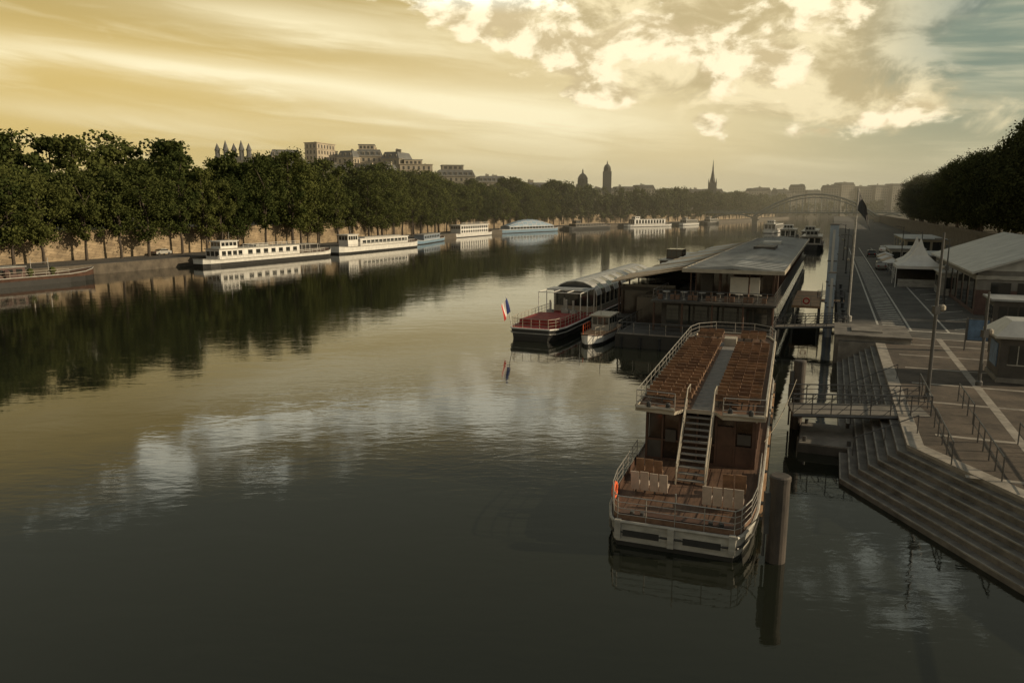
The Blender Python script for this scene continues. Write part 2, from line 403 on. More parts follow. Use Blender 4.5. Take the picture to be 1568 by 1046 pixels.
for a,b in zip(ring,ring[1:]):
    mb.quad((a[0],a[1],.95),(b[0],b[1],.95),(b[0],b[1],1.22),(a[0],a[1],1.22),'seatd')
    mb.quad((b[0]*.985,b[1]+.02,.95),(a[0]*.985,a[1]+.02,.95),(a[0]*.985,a[1]+.02,1.22),(b[0]*.985,b[1]+.02,1.22),'brown')
mb.rail([(x,y,.97) for x,y in ring],.98,'rail',1.1,.024,4)
mb.box(-2.2,2.2,.5,.95,.955,1.12,'brown')
mb.torus((-2.78,2.2,1.35),.3,.075,'orange','x')
for i in range(12):
    mb.box(-2.7+i*.48,-2.68+i*.48,1.2,7.5,.952,.962,'brown')
x=2.5
mb.box(-x,x,7.9,28,.955,1.0,'uppdeck')
mb.box(-x+.08,x-.08,8.0,27.9,1.0,3.3,'glassbrown')
for sx in (-1,1):
    mb.box(sx*x-.06,sx*x+.06,7.9,28,.955,1.5,'brown'); mb.box(sx*x-.07,sx*x+.07,7.9,28,3.2,3.5,'cream')
    for i in range(14): mb.box(sx*x-.07,sx*x+.07,7.9+i*1.54,8.02+i*1.54,1.5,3.2,'brown')
mb.prism([(-x,28),(x,28),(1.8,30.2),(-1.8,30.2)],.96,3.45,'glassbrown')
for xx in (-2.5,-1.75,-.95,-.12,.75,1.6,2.42):
    mb.box(xx-.045,xx+.045,7.84,7.96,.96,3.5,'brown')
for z in (.96,1.9,3.2): mb.box(-2.5,2.5,7.86,7.94,z,z+.09,'brown')
mb.box(-2.46,-1.8,7.88,7.97,1.05,1.9,'darkwall'); mb.box(.8,1.55,7.87,7.97,1.05,2.9,'brown'); mb.box(1.65,2.38,7.87,7.97,1.05,1.9,'brown')
mb.box(1.72,2.32,7.83,7.88,2.1,2.6,'darkwall'); mb.box(-1.6,-1.1,7.83,7.88,1.9,2.5,'darkwall')
ud=[(-2.95,7.1),(-1.1,6.85),(-.75,7.5),(.75,7.5),(1.1,6.85),(2.95,7.1),(2.95,27.3),(2.55,29),(1.4,30.1),(-1.4,30.1),(-2.55,29),(-2.95,27.3)]
mb.prism(ud,3.5,3.66,'cream','seatd')
mb.box(-.4,.5,7.55,24.6,3.662,3.675,'uppdeck')
mb.box(-2.6,2.6,24.7,26.2,3.662,3.672,'uppdeck')
ur=[(x_*.985,y_) for x_,y_ in ud[4:]]+[(x_*.985,y_) for x_,y_ in ud[:2]]
mb.rail([(a,b+.05,3.66) for a,b in ur],.85,'rail',1.3,.025,3)
mb.path([(a,b,3.74) for a,b in ur],.08,'cream',6)
for a,b in ((-2.9,-1.1),(1.1,2.9)):
    mb.tube((a,6.98,3.72),(b,6.98,3.72),.09,'cream',6)
for xx in (-2.3,-1.4,1.4,2.3): mb.lathe((xx,6.98,3.78),[(.12,0),(.12,.18),(.06,.25)],'black',8)
def seats(mb,x0,x1,y,z,m1,m2,n,face=1,k=1.,dp=.42):
    dx=(x1-x0)/n
    for i in range(n):
        a=x0+i*dx+.025;b=x0+(i+1)*dx-.025; j=random.uniform(-.02,.02)
        mm=m1 if random.random()<.6 else m2
        mb.add([(a,y,z+.4+j),(b,y,z+.4+j),(b,y+dp*face,z+.43+j),(a,y+dp*face,z+.43+j),(a,y,z+.34),(b,y,z+.34),(b,y+dp*face,z+.37),(a,y+dp*face,z+.37)],
          [(0,1,2,3),(7,6,5,4),(4,5,1,0),(5,6,2,1),(6,7,3,2),(7,4,0,3)],m1 if random.random()<.75 else m2)
        yb=y-.02*face; yt=y-.16*face*k; zt=z+.42+.44*k+j; z0=z+.42-.25*(k>1)
        mb.add([(a,yb,z0),(b,yb,z0),(b,yt,zt),(a,yt,zt),(a,yb-.05*face,z0),(b,yb-.05*face,z0),(b,yt-.05*face,zt),(a,yt-.05*face,zt)],
          [(0,1,2,3),(7,6,5,4),(4,5,1,0),(5,6,2,1),(6,7,3,2),(7,4,0,3)],mm)
        mb.box(a+.15,a+.2,y+.1*face-.03,y+.1*face+.03,z,z+.36,'dkrail')
for i in range(20):
    y=8.3+i*.82
    seats(mb,-2.65,-.46,y,3.66,'seat','seatd',4,k=.62,dp=.6)
    if i<19: seats(mb,.56,2.65,y,3.66,'seat','seatd',4,k=.62,dp=.6)
for i in range(3):
    seats(mb,-2.3,-.6,26.4+i*.8,3.66,'seat','seatd',3,k=.62,dp=.6); seats(mb,.6,2.3,26.4+i*.8,3.66,'seat','seatd',3,k=.62,dp=.6)
mb.box(-.35,.45,24.8,25.8,3.672,4.2,'cream')
seats(mb,-2.3,-.7,3.2,.96,'seatc','seatc',4,k=1.4); seats(mb,-2.4,-1.2,4.9,.96,'seat','seat',3,k=1.4)
seats(mb,.75,2.4,2.5,.96,'seatc','seatc',4,k=1.4); seats(mb,1.4,2.4,4.2,.96,'seat','seat',2,k=1.4)
for i in range(12):
    t=i/11; y=4.9+t*2.75; z=.96+.22*(i+.6)
    mb.box(-.58,.58,y,y+.24,z,z+.04,'uppdeck')
for sx in (-1,1):
    a=Vector((sx*.62,4.75,.96));b=Vector((sx*.62,7.7,3.66))
    mb.add([a,a+Vector((0,.2,0)),b+Vector((0,.1,0)),b+Vector((0,-.1,.08)),a+Vector((sx*.05,0,0)),a+Vector((sx*.05,.2,0)),b+Vector((sx*.05,.1,0)),b+Vector((sx*.05,-.1,.08))],[(0,1,2,3),(7,6,5,4),(0,3,7,4),(1,5,6,2)],'cream')
    up=Vector((0,0,.95))
    mb.path([a,a+up,b+up,b+up+Vector((0,1.0,0)),b+Vector((0,1.0,0))],.028,'cream',6)
    mb.tube(a+up*.5,b+up*.5,.018,'cream')
    for t in (.25,.5,.75,1): mb.tube(a.lerp(b,t),a.lerp(b,t)+up,.02,'cream')
for y in range(4,27,4):
    mb.tube((3.02,y,.2),(3.02,y,.95),.12,'tyre',8)
mb.box(2.96,3.12,3,27,.72,.86,'wood')
mb.prism([(-1.3,30.3),(1.3,30.3),(.8,31.8),(-.8,31.8)],1.2,3.1,'cream')
mb.tube((0,.3,1.9),(0,.2,2.3),.03,'rail')
def rope(p,q,sag):
    p=Vector(p);q=Vector(q); pts=[p.lerp(q,i/8)-Vector((0,0,sag*4*(i/8)*(1-i/8))) for i in range(9)]; mb.path([tuple(v) for v in pts],.022,'rope',5)
rope((2.5,.6,1.15),(3.55,1.0,2.6),.25); rope((2.85,12,1.1),(4.3,18.0,3.2),.4)
mb.obj('tour_boat',(6.15,26.4,0),-R(20.5))

# ---- red deck tour boat with glazed saloon
mb=MB()
PR=[(0,2.0,1.25),(1,2.5,1.2),(3,2.75,1.15),(44,2.75,1.15),(47,1.8,1.4),(49,.2,1.7)]
hull(mb,PR,'black','red',zm=.4,boot='boot'); rimtube(mb,PR,.08,'white',-.05); rimtube(mb,PR,.05,'dirtywhite',-.5)
mb.rail([(-2.6,13,1.2),(-2.6,3,1.2),(-2.3,1,1.2),(-1.8,.2,1.2),(1.8,.2,1.2),(2.3,1,1.2),(2.6,3,1.2),(2.6,13,1.2)],.95,'cream',1,.03,3)
mb.box(-2.2,2.2,2.5,8.2,1.16,1.7,'red'); mb.box(-2.1,2.1,2.6,8.1,1.7,1.75,'red')
for y in (8.5,11,13.5):
    for sx in (-2.4,2.4): mb.tube((sx,y,1.2),(sx,y,3.9),.05,'white')
    mb.tube((-2.4,y,3.9),(2.4,y,3.9),.05,'white')
for sx in (-2.4,-.8,.8,2.4): mb.tube((sx,8.5,3.9),(sx,13.5,3.9),.045,'white')
mb.box(-2.5,2.5,11.2,13.6,3.92,4.0,'roof')
for x_,y_ in ((-1.2,9),(.3,10),(1.3,9.4),(-.4,11.4)): 
    mb.box(x_-.3,x_+.3,y_-.3,y_+.3,1.16,1.95,'dirtywhite'); mb.box(x_-.1,x_+.1,y_-.1,y_+.1,1.95,3,'dirtywhite')
mb.box(-2.6,2.6,14,44,1.16,1.8,'cream'); mb.box(-2.5,2.5,14.1,43.9,1.8,3.1,'glass')
seg=8
for k in range(16):
    y=14+k*1.875
    arc=[(-2.6*math.cos(math.pi*i/seg),y,3.1+1.6*math.sin(math.pi*i/seg)) for i in range(seg+1)]
    mb.path(arc,.06,'white',5); 
    for sx in (-2.55,2.55): mb.box(sx-.05,sx+.05,y-.06,y+.06,1.8,3.1,'cream')
    if k<15:
        arc2=[(a[0],a[1]+1.875,a[2]) for a in arc]
        for i in range(seg): mb.quad(arc[i],arc[i+1],arc2[i+1],arc2[i],'roofl' if (k%2==0 or i in(3,4)) else 'glass')
mb.add([(-2.6*math.cos(math.pi*i/seg),14,3.1+1.6*math.sin(math.pi*i/seg)) for i in range(seg+1)],[tuple(range(seg+1))],'glass')
mb.tube((-2.0,.1,1.2),(-2.3,-.7,4.4),.045,'white')
for k,mm in enumerate(('bluep','white','redp')):
    vs=[]
    for j in range(5):
        for i in range(3):
            q=(k+i/2)
            vs.append((-2.26+.05*j+.1*math.sin(q*2.4+j*.5)-.12*q,-.64-.2*q+.08*j,4.3-j*.36-.3*q))
    mb.add(vs,[(j*3+i,j*3+i+1,j*3+i+4,j*3+i+3) for j in range(4) for i in range(2)],mm)
mb.obj('red_deck_boat',(1.8,72,0),-TH)

# ---- small launch
mb=MB()
PL=[(0,.15,1.15),(.8,.7,1.0),(2,1.15,.9),(5,1.3,.85),(8,1.25,.85),(9,1.05,.9)]
hull(mb,PL,'white','wood',zm=.25); rimtube(mb,PL,.06,'brown')
mb.rail([(-.6,.9,.95),(-1.15,2.6,.9),(-1.2,5,.9)],.8,'orange',.8,.03,2); mb.rail([(.6,.9,.95),(1.15,2.6,.9),(1.2,5,.9)],.8,'cream',.8,.03,2)
mb.box(-.9,.9,4.6,7.6,.86,2.3,'dirtywhite'); mb.box(-1.1,1.1,4.3,7.8,2.3,2.42,'cream'); endwins(mb,4.6,-.85,.85,1.5,2.2,3); wins(mb,-1,-.9,4.7,7.5,1.5,2.15,3); wins(mb,1,.9,4.7,7.5,1.5,2.15,3)
mb.tube((0,4.8,2.4),(0,4.8,3.6),.03,'rail')
mb.obj('small_launch',(*Wd(8.9,-2.9),0),-TH)

# ---- restaurant pavilion barge
mb=MB()
mb.prism([(-3.2,-1.5),(10.8,-1.5),(10.8,84),(-6.5,84),(-6.5,9),(-3.2,9)],-.5,1.25,'boot','darkwall')
mb.rail([(-3,9,1.25),(-3,-1.3,1.25),(10.6,-1.3,1.25),(10.6,8,1.25)],1.1,'dkrail',1.6,.04,3)
for i in range(8): mb.tube((-2.6+i*1.8,-1.55,-.3),(-2.6+i*1.8,-1.55,1),.14,'tyre',8)
mb.box(0,10.5,4,82,1.26,4.0,'darkwall')
mb.box(-3,0,6,12,1.26,3.9,'glassbrown')
endwins(mb,4,.4,10.1,1.7,3.5,7,'glass',.15); wins(mb,1,10.5,5,80,1.8,3.5,30,'glass',.3); 
mb.box(-.6,10.9,1.6,83,4.0,4.2,'darkwall')
mb.rail([(-.4,9,4.2),(-.4,1.8,4.2),(10.7,1.8,4.2),(10.7,20,4.2)],1.0,'dkrail',1.4,.03,3)
for xx in (-.3,2.4,5.2,8,10.6): mb.tube((xx,1.9,1.25),(xx,1.9,4),.1,'brown',8)
for xx in (2.4,5.2,8,10.6): mb.tube((xx,6.2,4.2),(xx,6.2,7.0),.08,'brown',8)
mb.box(2.4,10.1,9,81,4.2,7.0,'glassbrown')
for i in range(7): mb.box(2.4+i*1.26,2.52+i*1.26,8.93,9.0,4.2,7.0,'brown')
mb.box(6.1,8.9,7.2,7.35,4.5,6.2,'white'); mb.box(3.0,4.2,8.7,8.9,4.2,6.4,'darkwall')
for i in range(37): mb.box(10.07,10.17,9+i*2,9.15+i*2,4.2,7.0,'brown')
for i in range(6):
    xx=.6+i*1.7; mb.lathe((xx,3.2,4.2),[(.25,0),(.04,.05),(.04,.68),(.38,.7),(.38,.74)],'dirtywhite',8)
    for dx in (-.6,.6): mb.box(xx+dx-.2,xx+dx+.2,3.0,3.4,4.2,4.65,'seatd'); mb.box(xx+dx*1.4-.03,xx+dx*1.4+.03,3.0,3.4,4.65,5.05,'seatd')
RX0,RXM,RX1=2.0,6.6,11.2
for sgn,(xa,xb) in ((0,(RX0,RXM)),(1,(RXM,RX1))):
    za,zb=(7.1,7.5) if not sgn else (7.5,7.1)
    mb.add([(xa,4,za),(xb,4,zb),(xb,83,zb),(xa,83,za),(xa,4,za-.25),(xb,4,zb-.25),(xb,83,zb-.25),(xa,83,za-.25)],[(0,1,2,3),(4,5,1,0),(5,6,2,1),(6,7,3,2),(7,4,0,3),(7,6,5,4)],'roof')
    for i in range(40):
        y=4.2+i*1.98
        mb.add([(xa,y,za+.01),(xb,y,zb+.01),(xb,y+.09,zb+.01),(xa,y+.09,za+.01),(xa,y,za+.07),(xb,y,zb+.07),(xb,y+.09,zb+.07),(xa,y+.09,za+.07)],[(4,5,6,7),(0,1,5,4),(2,3,7,6)],'roof')
mb.box(5.5,8.2,36,42,7.35,7.8,'darkwall'); mb.box(5.4,8.0,52,56,7.35,7.8,'roofl')
mb.box(RX0-.12,RX0-.01,4,83,6.8,7.15,'cream'); mb.box(RX1+.01,RX1+.12,4,83,6.8,7.15,'cream'); mb.box(RX0-.12,RX1+.12,3.85,3.99,6.8,7.15,'cream')
for i in range(17):
    y=9+i*4.5; h=5.7
    mb.add([(-6.6,y+.2,h-.6),(1.6,y-1.2,h+1.2),(1.6,y+2.2,h+1.0),(-6.4,y+2.8,h-.3),(-6.6,y+.2,h-.72),(1.6,y-1.2,h+1.08),(1.6,y+2.2,h+.88),(-6.4,y+2.8,h-.42)],
       [(0,1,2,3),(7,6,5,4),(4,5,1,0),(5,6,2,1),(6,7,3,2),(7,4,0,3)],'canvas' if i%3==1 or i<2 else 'roofl')
    mb.add([(-6.4,y+2.9,h-.4),(1.6,y+2.3,h+.85),(1.6,y+3.4,h-.4),(-6.4,y+4.6,h-.6)],[(0,1,2,3)],'glass')
    mb.tube((-6.2,y+2,1.2),(-6.2,y+2,h-.4),.1,'brown')
mb.box(-6.2,-.2,12,82,1.26,4.6,'glassbrown'); mb.box(-6.25,-.1,11.9,82.1,3.9,4.3,'darkwall')
for i in range(36): mb.box(-6.27,-6.15,12+i*2,12.12+i*2,1.3,4.4,'brown')
mb.obj('restaurant_pavilion_barge',(*Wd(14.5,0),0),-TH)
mb=MB()
mb.box(0,3,0,16,2.1,2.35,'wood'); mb.box(.1,.3,.1,.3,-.5,2.1,'dkrail'); mb.box(2.7,2.9,.1,.3,-.5,2.1,'dkrail'); mb.box(2.7,2.9,15.5,15.7,-.5,2.1,'dkrail')
mb.rail([(2.95,0,2.35),(2.95,16,2.35)],1.1,'cream',1.5,.035,3); mb.rail([(.1,0,2.35),(2.9,0,2.35)],1.1,'cream',1,.035,3)
mb.torus((1.5,-.1,2.9),.3,.07,'redp','y')
mb.obj('wooden_landing_stage',(*Wd(26,18),0),-TH)
def footbridge(name,a,b,w,za,zb,h=1.1,m='dkrail',dk='wood'):
    mb=MB(); a=Vector((*a,za));b=Vector((*b,zb)); t=(b-a).normalized(); n=Vector((-t.y,t.x,0)).normalized()*w/2
    up=Vector((0,0,1)); 
    mb.add([a-n,a+n,b+n,b-n,a-n-up*.18,a+n-up*.18,b+n-up*.18,b-n-up*.18],[(3,2,1,0),(4,5,6,7),(0,1,5,4),(1,2,6,5),(2,3,7,6),(3,0,4,7)],dk)
    for s in (-1,1):
        mb.rail([tuple(a+n*s),tuple(b+n*s)],h,m,1.0,.035,4)
        k=int((b-a).length/1.0)
        for i in range(k):
            mb.tube(a.lerp(b,i/k)+n*s,a.lerp(b,(i+1)/k)+n*s+up*h,.018,m,4)
        mb.tube(a+n*s-up*.12,b+n*s-up*.12,.1,m,6)
    mb.obj(name)
footbridge('gangway',(15.9,40.9),(22.6,39.2),2.4,1.75,2.05,dk='conc')
footbridge('gangway',Wd(25,7),Wd(31.5,7.5),1.6,1.6,2.05,1.0,dk='conc')
footbridge('gangway',Wd(28.5,27),Wd(31.5,27),1.6,2.1,2.05,1.0)
mb=MB(); mb.box(-1.4,1.4,-2.2,2.2,-.3,.45,'darkwall'); mb.box(-1.35,1.35,-2.15,2.15,.45,.52,'conc')
for x_ in (-1.1,1.1):
    for y_ in (-1.8,1.8): mb.tube((x_,y_,.5),(x_,y_,.8),.1,'dkrail',8)
for i in range(4): mb.box(-1.42,-1.3,-1.8+i*1.1,-1.5+i*1.1,-.1,.4,'tyre')
mb.obj('floating_pontoon',(17.6,39.8,0),-TH)
def pile(x,y,z,r=.36,m='pile'):
    mb=MB(); mb.lathe((0,0,-4),[(r,0),(r,z+3.85),(r*1.06,z+3.86),(r*1.06,z+4),(r*.9,z+4.05)],m,20)
    mb.box(-r-.18,-r+.05,-.1,.1,z-2.2,z-.6,'dkrail'); mb.tube((-r-.12,0,z-2),(-r-.12,0,.2),.05,'dkrail')
    mb.obj('mooring_pile',(x,y,0))
pile(9.85,25.8,3.3,.36); pile(17.0,42.7,4.1,.34)
def pylon(o,s,h,w=.42):
    mb=MB(); mb.prism([(-w,-w),(w,-w),(w,w),(-w,w)],-3,h,'bluegrey'); mb.box(-w-.06,w+.06,-w-.06,w+.06,h,h+.12,'conc')
    for z in (3,5.2,7.4): 
        if z<h-1: mb.box(-w-.05,w+.05,-w-.05,w+.05,z,z+.12,'dkrail')
    mb.box(-.12,.12,-w-.12,-w,0,h-.5,'roofl'); mb.obj('mooring_pylon',(*Q(o,s),0),-TH)
pylon(-.9,48,11.2); pylon(-.7,61,9.6); pylon(-.8,44,6.5,.3); pylon(-.9,80,8.5)

mb=MB()
mb.lathe((0,0,0),[(.35,0),(.35,.5),(.12,.6),(.1,3),(.09,12.6),(.03,12.8)],'dirtywhite',10)
vs=[];nx=6;nz=8
for i in range(nx):
    for j in range(nz):
        a=i/(nx-1);b=j/(nz-1)
        vs.append((.1+a*1.5*(.45+.55*b),.25*math.sin(a*5+b*3)*a,12.6-b*1.9-a*1.5-.5*a*a*b))
fs=[(i*nz+j,(i+1)*nz+j,(i+1)*nz+j+1,i*nz+j+1) for i in range(nx-1) for j in range(nz-1)]
mb.add(vs,fs,'black'); mb.obj('flag_mast',(*Q(.9,42),ZQ))

def lamp(x,y,h,name='street_lamp',arms=True,rz=0):
    mb=MB(); mb.lathe((0,0,0),[(.2,0),(.2,.25),(.11,.35),(.09,h*.5),(.06,h)],'dkrail',10)
    if arms:
        mb.path([(0,0,h-.3),(.5,0,h-.05),(1.1,0,h)],.04,'dkrail'); mb.box(.8,1.5,-.12,.12,h-.06,h+.06,'dkrail')
    mb.box(-.16,.16,-.16,.16,h*.52,h*.52+.45,'dkrail'); mb.tube((0,0,h*.52+.5),(.35,0,h*.52+.5),.04,'dkrail'); mb.lathe((.35,0,h*.52+.15),[(.05,0),(.18,.1),(.18,.3),(.05,.4)],'cream',8)
    mb.obj(name,(x,y,ZQ),rz)
lamp(24.3,42,9.6,arms=False); lamp(29.3,45.2,5.9,arms=False)
for o,s in ((11.2,60),(11.2,88),(1.5,70),(1.5,100),(11.2,120),(1.5,135)): lamp(*Q(o,s),7.5,rz=-TH+3.14)

for (o,s,l) in ((4.3,-1.5,6),(5.9,-3,7),(7.6,-4,7),(9.6,-4,7),(4.4,7,6),(6.2,6,5)):
    mb=MB(); a,b=Q(o,s),Q(o,s+l)
    mb.rail([(a[0],a[1],ZQ),(b[0],b[1],ZQ)],1.05,'dkrail',1.5,.035,2); mb.obj('steel_handrail')
for s in (3,9,16):
    mb=MB(); a=Q(.6,s);b=Q(3.4,s); mb.rail([(a[0],a[1],.5),(b[0],b[1],ZQ)],.95,'dkrail',1.4,.03,1); mb.obj('stair_handrail')
for s in (40,46,52,58,66,74):
    mb=MB(); mb.lathe((0,0,0),[(.2,0),(.16,.1),(.14,.4),(.22,.5),(.2,.6),(.05,.64)],'black',10); mb.obj('mooring_bollard',(*Q(.5,s),ZQ))

# ------------------------------------------------------------------ right side structures
mb=MB()
mb.box(0,4.2,0,3.6,0,3.0,'darkwall')
mb.add([(-.35,-.35,3),(4.55,-.35,3),(4.55,3.95,3),(-.35,3.95,3),(.6,.7,3.9),(3.6,.7,3.9),(3.6,2.9,3.9),(.6,2.9,3.9)],[(0,1,5,4),(1,2,6,5),(2,3,7,6),(3,0,4,7),(4,5,6,7),(3,2,1,0)],'roofl')
mb.box(-.38,4.58,-.38,3.98,2.86,3.0,'dirtywhite')
for a in (.5,1.7,2.9):
    mb.box(a,a+.95,-.06,.02,1.2,2.4,'glass'); mb.box(a-.06,a+1.01,-.05,.01,1.12,1.2,'dirtywhite'); mb.box(a+.45,a+.5,-.08,-.05,1.2,2.4,'dirtywhite')
mb.box(-.05,.02,.6,2.8,.9,2.4,'poster'); mb.box(-.08,4.28,-.08,3.68,0,.3,'conc')
mb.obj('ticket_kiosk',(*Q(9.2,17.5),ZQ),-TH)
mb=MB(); mb.tube((0,0,0),(0,0,2.6),.06,'dkrail'); mb.tube((1.6,0,0),(1.6,0,2.6),.06,'dkrail'); mb.box(.06,1.54,-.04,.04,.8,2.5,'dkrail'); mb.box(.12,1.48,-.06,.06,.86,2.44,'poster')
mb.obj('information_panel',(*Q(9,29),ZQ),-TH)
mb=MB()
L_,W_=34,16
mb.box(0,W_,0,L_,0,2.6,'redwall'); mb.box(.02,W_-.02,.02,L_-.02,2.6,4.6,'greywall')
mb.add([(0,0,4.6),(W_,0,4.6),(W_/2,0,7.4)],[(0,1,2)],'roofl')
for xa,za,xb,zb in ((-.6,4.45,W_/2,7.6),(W_/2,7.6,W_+.6,4.45)):
    mb.add([(xa,-.8,za),(xb,-.8,zb),(xb,L_+.5,zb),(xa,L_+.5,za),(xa,-.8,za-.2),(xb,-.8,zb-.2),(xb,L_+.5,zb-.2),(xa,L_+.5,za-.2)],[(0,1,2,3),(4,5,1,0),(5,6,2,1),(6,7,3,2),(7,4,0,3),(7,6,5,4)],'roofl')
    for i in range(12):
        y=-.6+i*3; mb.add([(xa,y,za+.06),(xb,y,zb+.06),(xb,y+.15,zb+.06),(xa,y+.15,za+.06)],[(0,1,2,3)],'roof')
for i in range(8): mb.box(-.08,.02,1+i*4,3.6+i*4,.5,3.6,'glass'); 
endwins(mb,0,1,15,.2,3.4,6,'glass',.25); mb.box(-.1,W_+.1,-.1,0,3.7,4.1,'dirtywhite')
mb.obj('event_pavilion',(*Q(13,52),ZQ),-TH)
def tent(o,s,w,name='pagoda_tent'):
    mb=MB(); h=w/2
    for x_ in (-h,h):
        for y_ in (-h,h): mb.tube((x_,y_,0),(x_,y_,3),.06,'white')
    prof=[(h,3.0),(h*.62,3.55),(h*.33,4.4),(h*.14,5.5),(.03,6.7)]
    vs=[]
    for r,z in prof: vs+=[(-r,-r,z),(r,-r,z),(r,r,z),(-r,r,z)]
    fs=[(k*4+i,k*4+(i+1)%4,k*4+4+(i+1)%4,k*4+4+i) for k in range(4) for i in range(4)]
    mb.add(vs,fs,'tent')
    for i in range(4):
        a=[(-h,-h),(h,-h),(h,h),(-h,h)][i];b=[(-h,-h),(h,-h),(h,h),(-h,h)][(i+1)%4]
        mb.quad((a[0],a[1],2.6),(b[0],b[1],2.6),(b[0],b[1],3),(a[0],a[1],3),'tent')
    mb.box(-h+.3,h-.3,h-.3,h-.2,0,2.6,'darkwall'); mb.box(-h+.4,h-1,-h+1,-h+1.6,0,1.05,'dirtywhite')
    mb.obj(name,(*Q(o,s),ZQ),-TH)
tent(10.5,82,6); tent(10.8,91,5)
def hut(o,s,w,l,h,m,name,rf='roof'):
    mb=MB(); mb.box(0,w,0,l,0,h,m); mb.box(-.3,w+.3,-.3,l+.3,h,h+.18,rf); endwins(mb,0,.3,w-.3,.9,h-.5,3,'glass'); wins(mb,-1,0,.4,l-.4,.9,h-.5,4,'glass')
    mb.obj(name,(*Q(o,s),ZQ),-TH)
hut(12,70,4,6,2.8,'dirtywhite','service_hut','roofl'); hut(14,100,8,14,3.2,'darkwall','quay_office'); hut(9.5,125,6,12,3,'dirtywhite','quay_office')
hut(14,150,8,30,4,'hs2','quay_office'); hut(13,42,3,4,2.6,'darkwall','service_hut')
def parasol(o,s,m):
    mb=MB(); mb.tube((0,0,0),(0,0,2.6),.035,'dkrail'); mb.lathe((0,0,2.2),[(1.5,0),(.8,.35),(.04,.65)],m,8); mb.lathe((0,0,0),[(.3,0),(.3,.08)],'conc',10)
    mb.lathe((.9,.2,0),[(.25,0),(.04,.05),(.04,.7),(.4,.72),(.4,.75)],'dirtywhite',10); mb.obj('parasol_table',(*Q(o,s),ZQ))
for i in range(5): parasol(8.2+random.uniform(-.3,.3),98+i*5,'canvas' if i%2 else 'tent')
def car(loc,rz,m,name='parked_car'):
    mb=MB(); side=[(-2.1,.35),(-2.15,.75),(-2.0,.95),(-1.2,1.02),(-.6,1.45),(.9,1.48),(1.6,1.05),(2.1,.95),(2.15,.4)]
    n=len(side)
    def w(z): return .85 if z<1.1 else .66
    vs=[(-w(z),y,z) for y,z in side]+[(w(z),y,z) for y,z in side]
    mb.add(vs,[(i,(i+1)%n,n+(i+1)%n,n+i) for i in range(n)]+[tuple(range(n-1,-1,-1)),tuple(range(n,2*n))],m)
    mb.box(-.87,.87,-.9,1.2,1.08,1.36,'glass')
    for y in (-1.35,1.35):
        for sx in (-.86,.74): mb.tube((sx,y,.33),(sx+.12,y,.33),.33,'tyre',14); 
    mb.box(-.7,-.4,-2.18,-2.1,.65,.8,'redp'); mb.box(.4,.7,-2.18,-2.1,.65,.8,'redp')
    mb.obj(name,loc,rz)
car((-82,174,ZQ),-R(25),'dirtywhite'); car((-71,199,ZQ),-R(25),'black'); car((*Q(7.5,150),ZQ),-TH,'black'); car((*Q(7.5,112),ZQ),-TH,'dirtywhite'); car((*Q(11,170),ZQ),-TH,'white')

# ------------------------------------------------------------------ left bank boats
def heading(a,b): return math.atan2(-(b[0]-a[0]),b[1]-a[1])
def place(mb,name,a,b):
    return mb.obj(name,((a[0]+b[0])/2,(a[1]+b[1])/2,0),heading(a,b))
def length(a,b): return math.dist(a,b)
a,b=(-97,97),(-77.5,137); L=length(a,b); mb=MB(); P=bargeprof(L,5.2,1.5)
hull(mb,P,'brown','deck',zm=.9); rimtube(mb,P,.09,'dirtywhite')
mb.box(-1.9,1.9,-14,2,1.5,2.5,'brown'); mb.box(-2.1,2.1,-14.2,2.2,2.5,2.6,'darkwall'); wins(mb,1,1.9,-13.5,1.5,1.7,2.3,8)
mb.box(-1.7,1.7,4,9,1.5,3.2,'redwall'); wins(mb,1,1.7,4.2,8.8,2.1,2.9,3); mb.box(-1.9,1.9,3.8,9.2,3.2,3.32,'dirtywhite')
mb.rail([(2.5,-18,1.5),(2.5,16,1.5)],.9,'cream',2,.035,2)
for i in range(9): 
    y=-17+i*3.8; mb.lathe((2.0,y,1.5),[(.25,0),(.3,.4),(.6,.7),(.45,1.2),(.1,1.4)],'leaf' if i%3 else 'redwall',7)
for y in (11,14): mb.tube((0,y,1.5),(0,y,4.4),.06,'rail')
mb.tube((0,11,3.6),(0,14,3.6),.04,'rail')
place(mb,'houseboat',a,b)
a,b=(-69,163),(-49.8,203); L=length(a,b); mb=MB(); P=bargeprof(L,5.6,1.5)
hull(mb,P,'white','deck',zm=.75); rimtube(mb,P,.1,'dirtywhite')
mb.box(-2.1,2.1,-18,8,1.5,3.7,'white'); mb.box(-2.3,2.3,-18.2,8.2,3.7,3.85,'dirtywhite'); wins(mb,1,2.1,-10,7.6,2.2,3.3,7,gap=.45); endwins(mb,-18,-2,2,2.2,3.3,3)
wins(mb,1,2.1,-17.5,-11,2.2,3.3,4,gap=.3)
mb.box(-1.5,1.5,-17,-12,3.85,5.4,'white'); endwins(mb,-17,-1.4,1.4,4.4,5.2,3); wins(mb,1,1.5,-16.8,-12.2,4.4,5.2,4,gap=.2); mb.box(-1.8,1.8,-17.3,-11.8,5.4,5.55,'white')
mb.rail([(2.2,-11,3.85),(2.2,8,3.85)],.8,'white',1.6,.04,2); mb.rail([(2.7,-19,1.6),(2.7,17,1.6)],.8,'white',1.6,.035,2)
for x_ in (-2,2):
    for y in (9,12,15): mb.tube((x_,y,1.5),(x_,y,3.6),.06,'white')
mb.box(-2.2,2.2,8.3,15.3,3.6,3.72,'dirtywhite'); mb.box(-1.3,1.3,-6,-2,3.85,4.3,'dirtywhite'); mb.tube((0,-13,5.5),(0,-13,7.4),.05,'rail'); mb.tube((0,18,2),(0,18.6,4.6),.05,'rail')
place(mb,'white_houseboat',a,b)
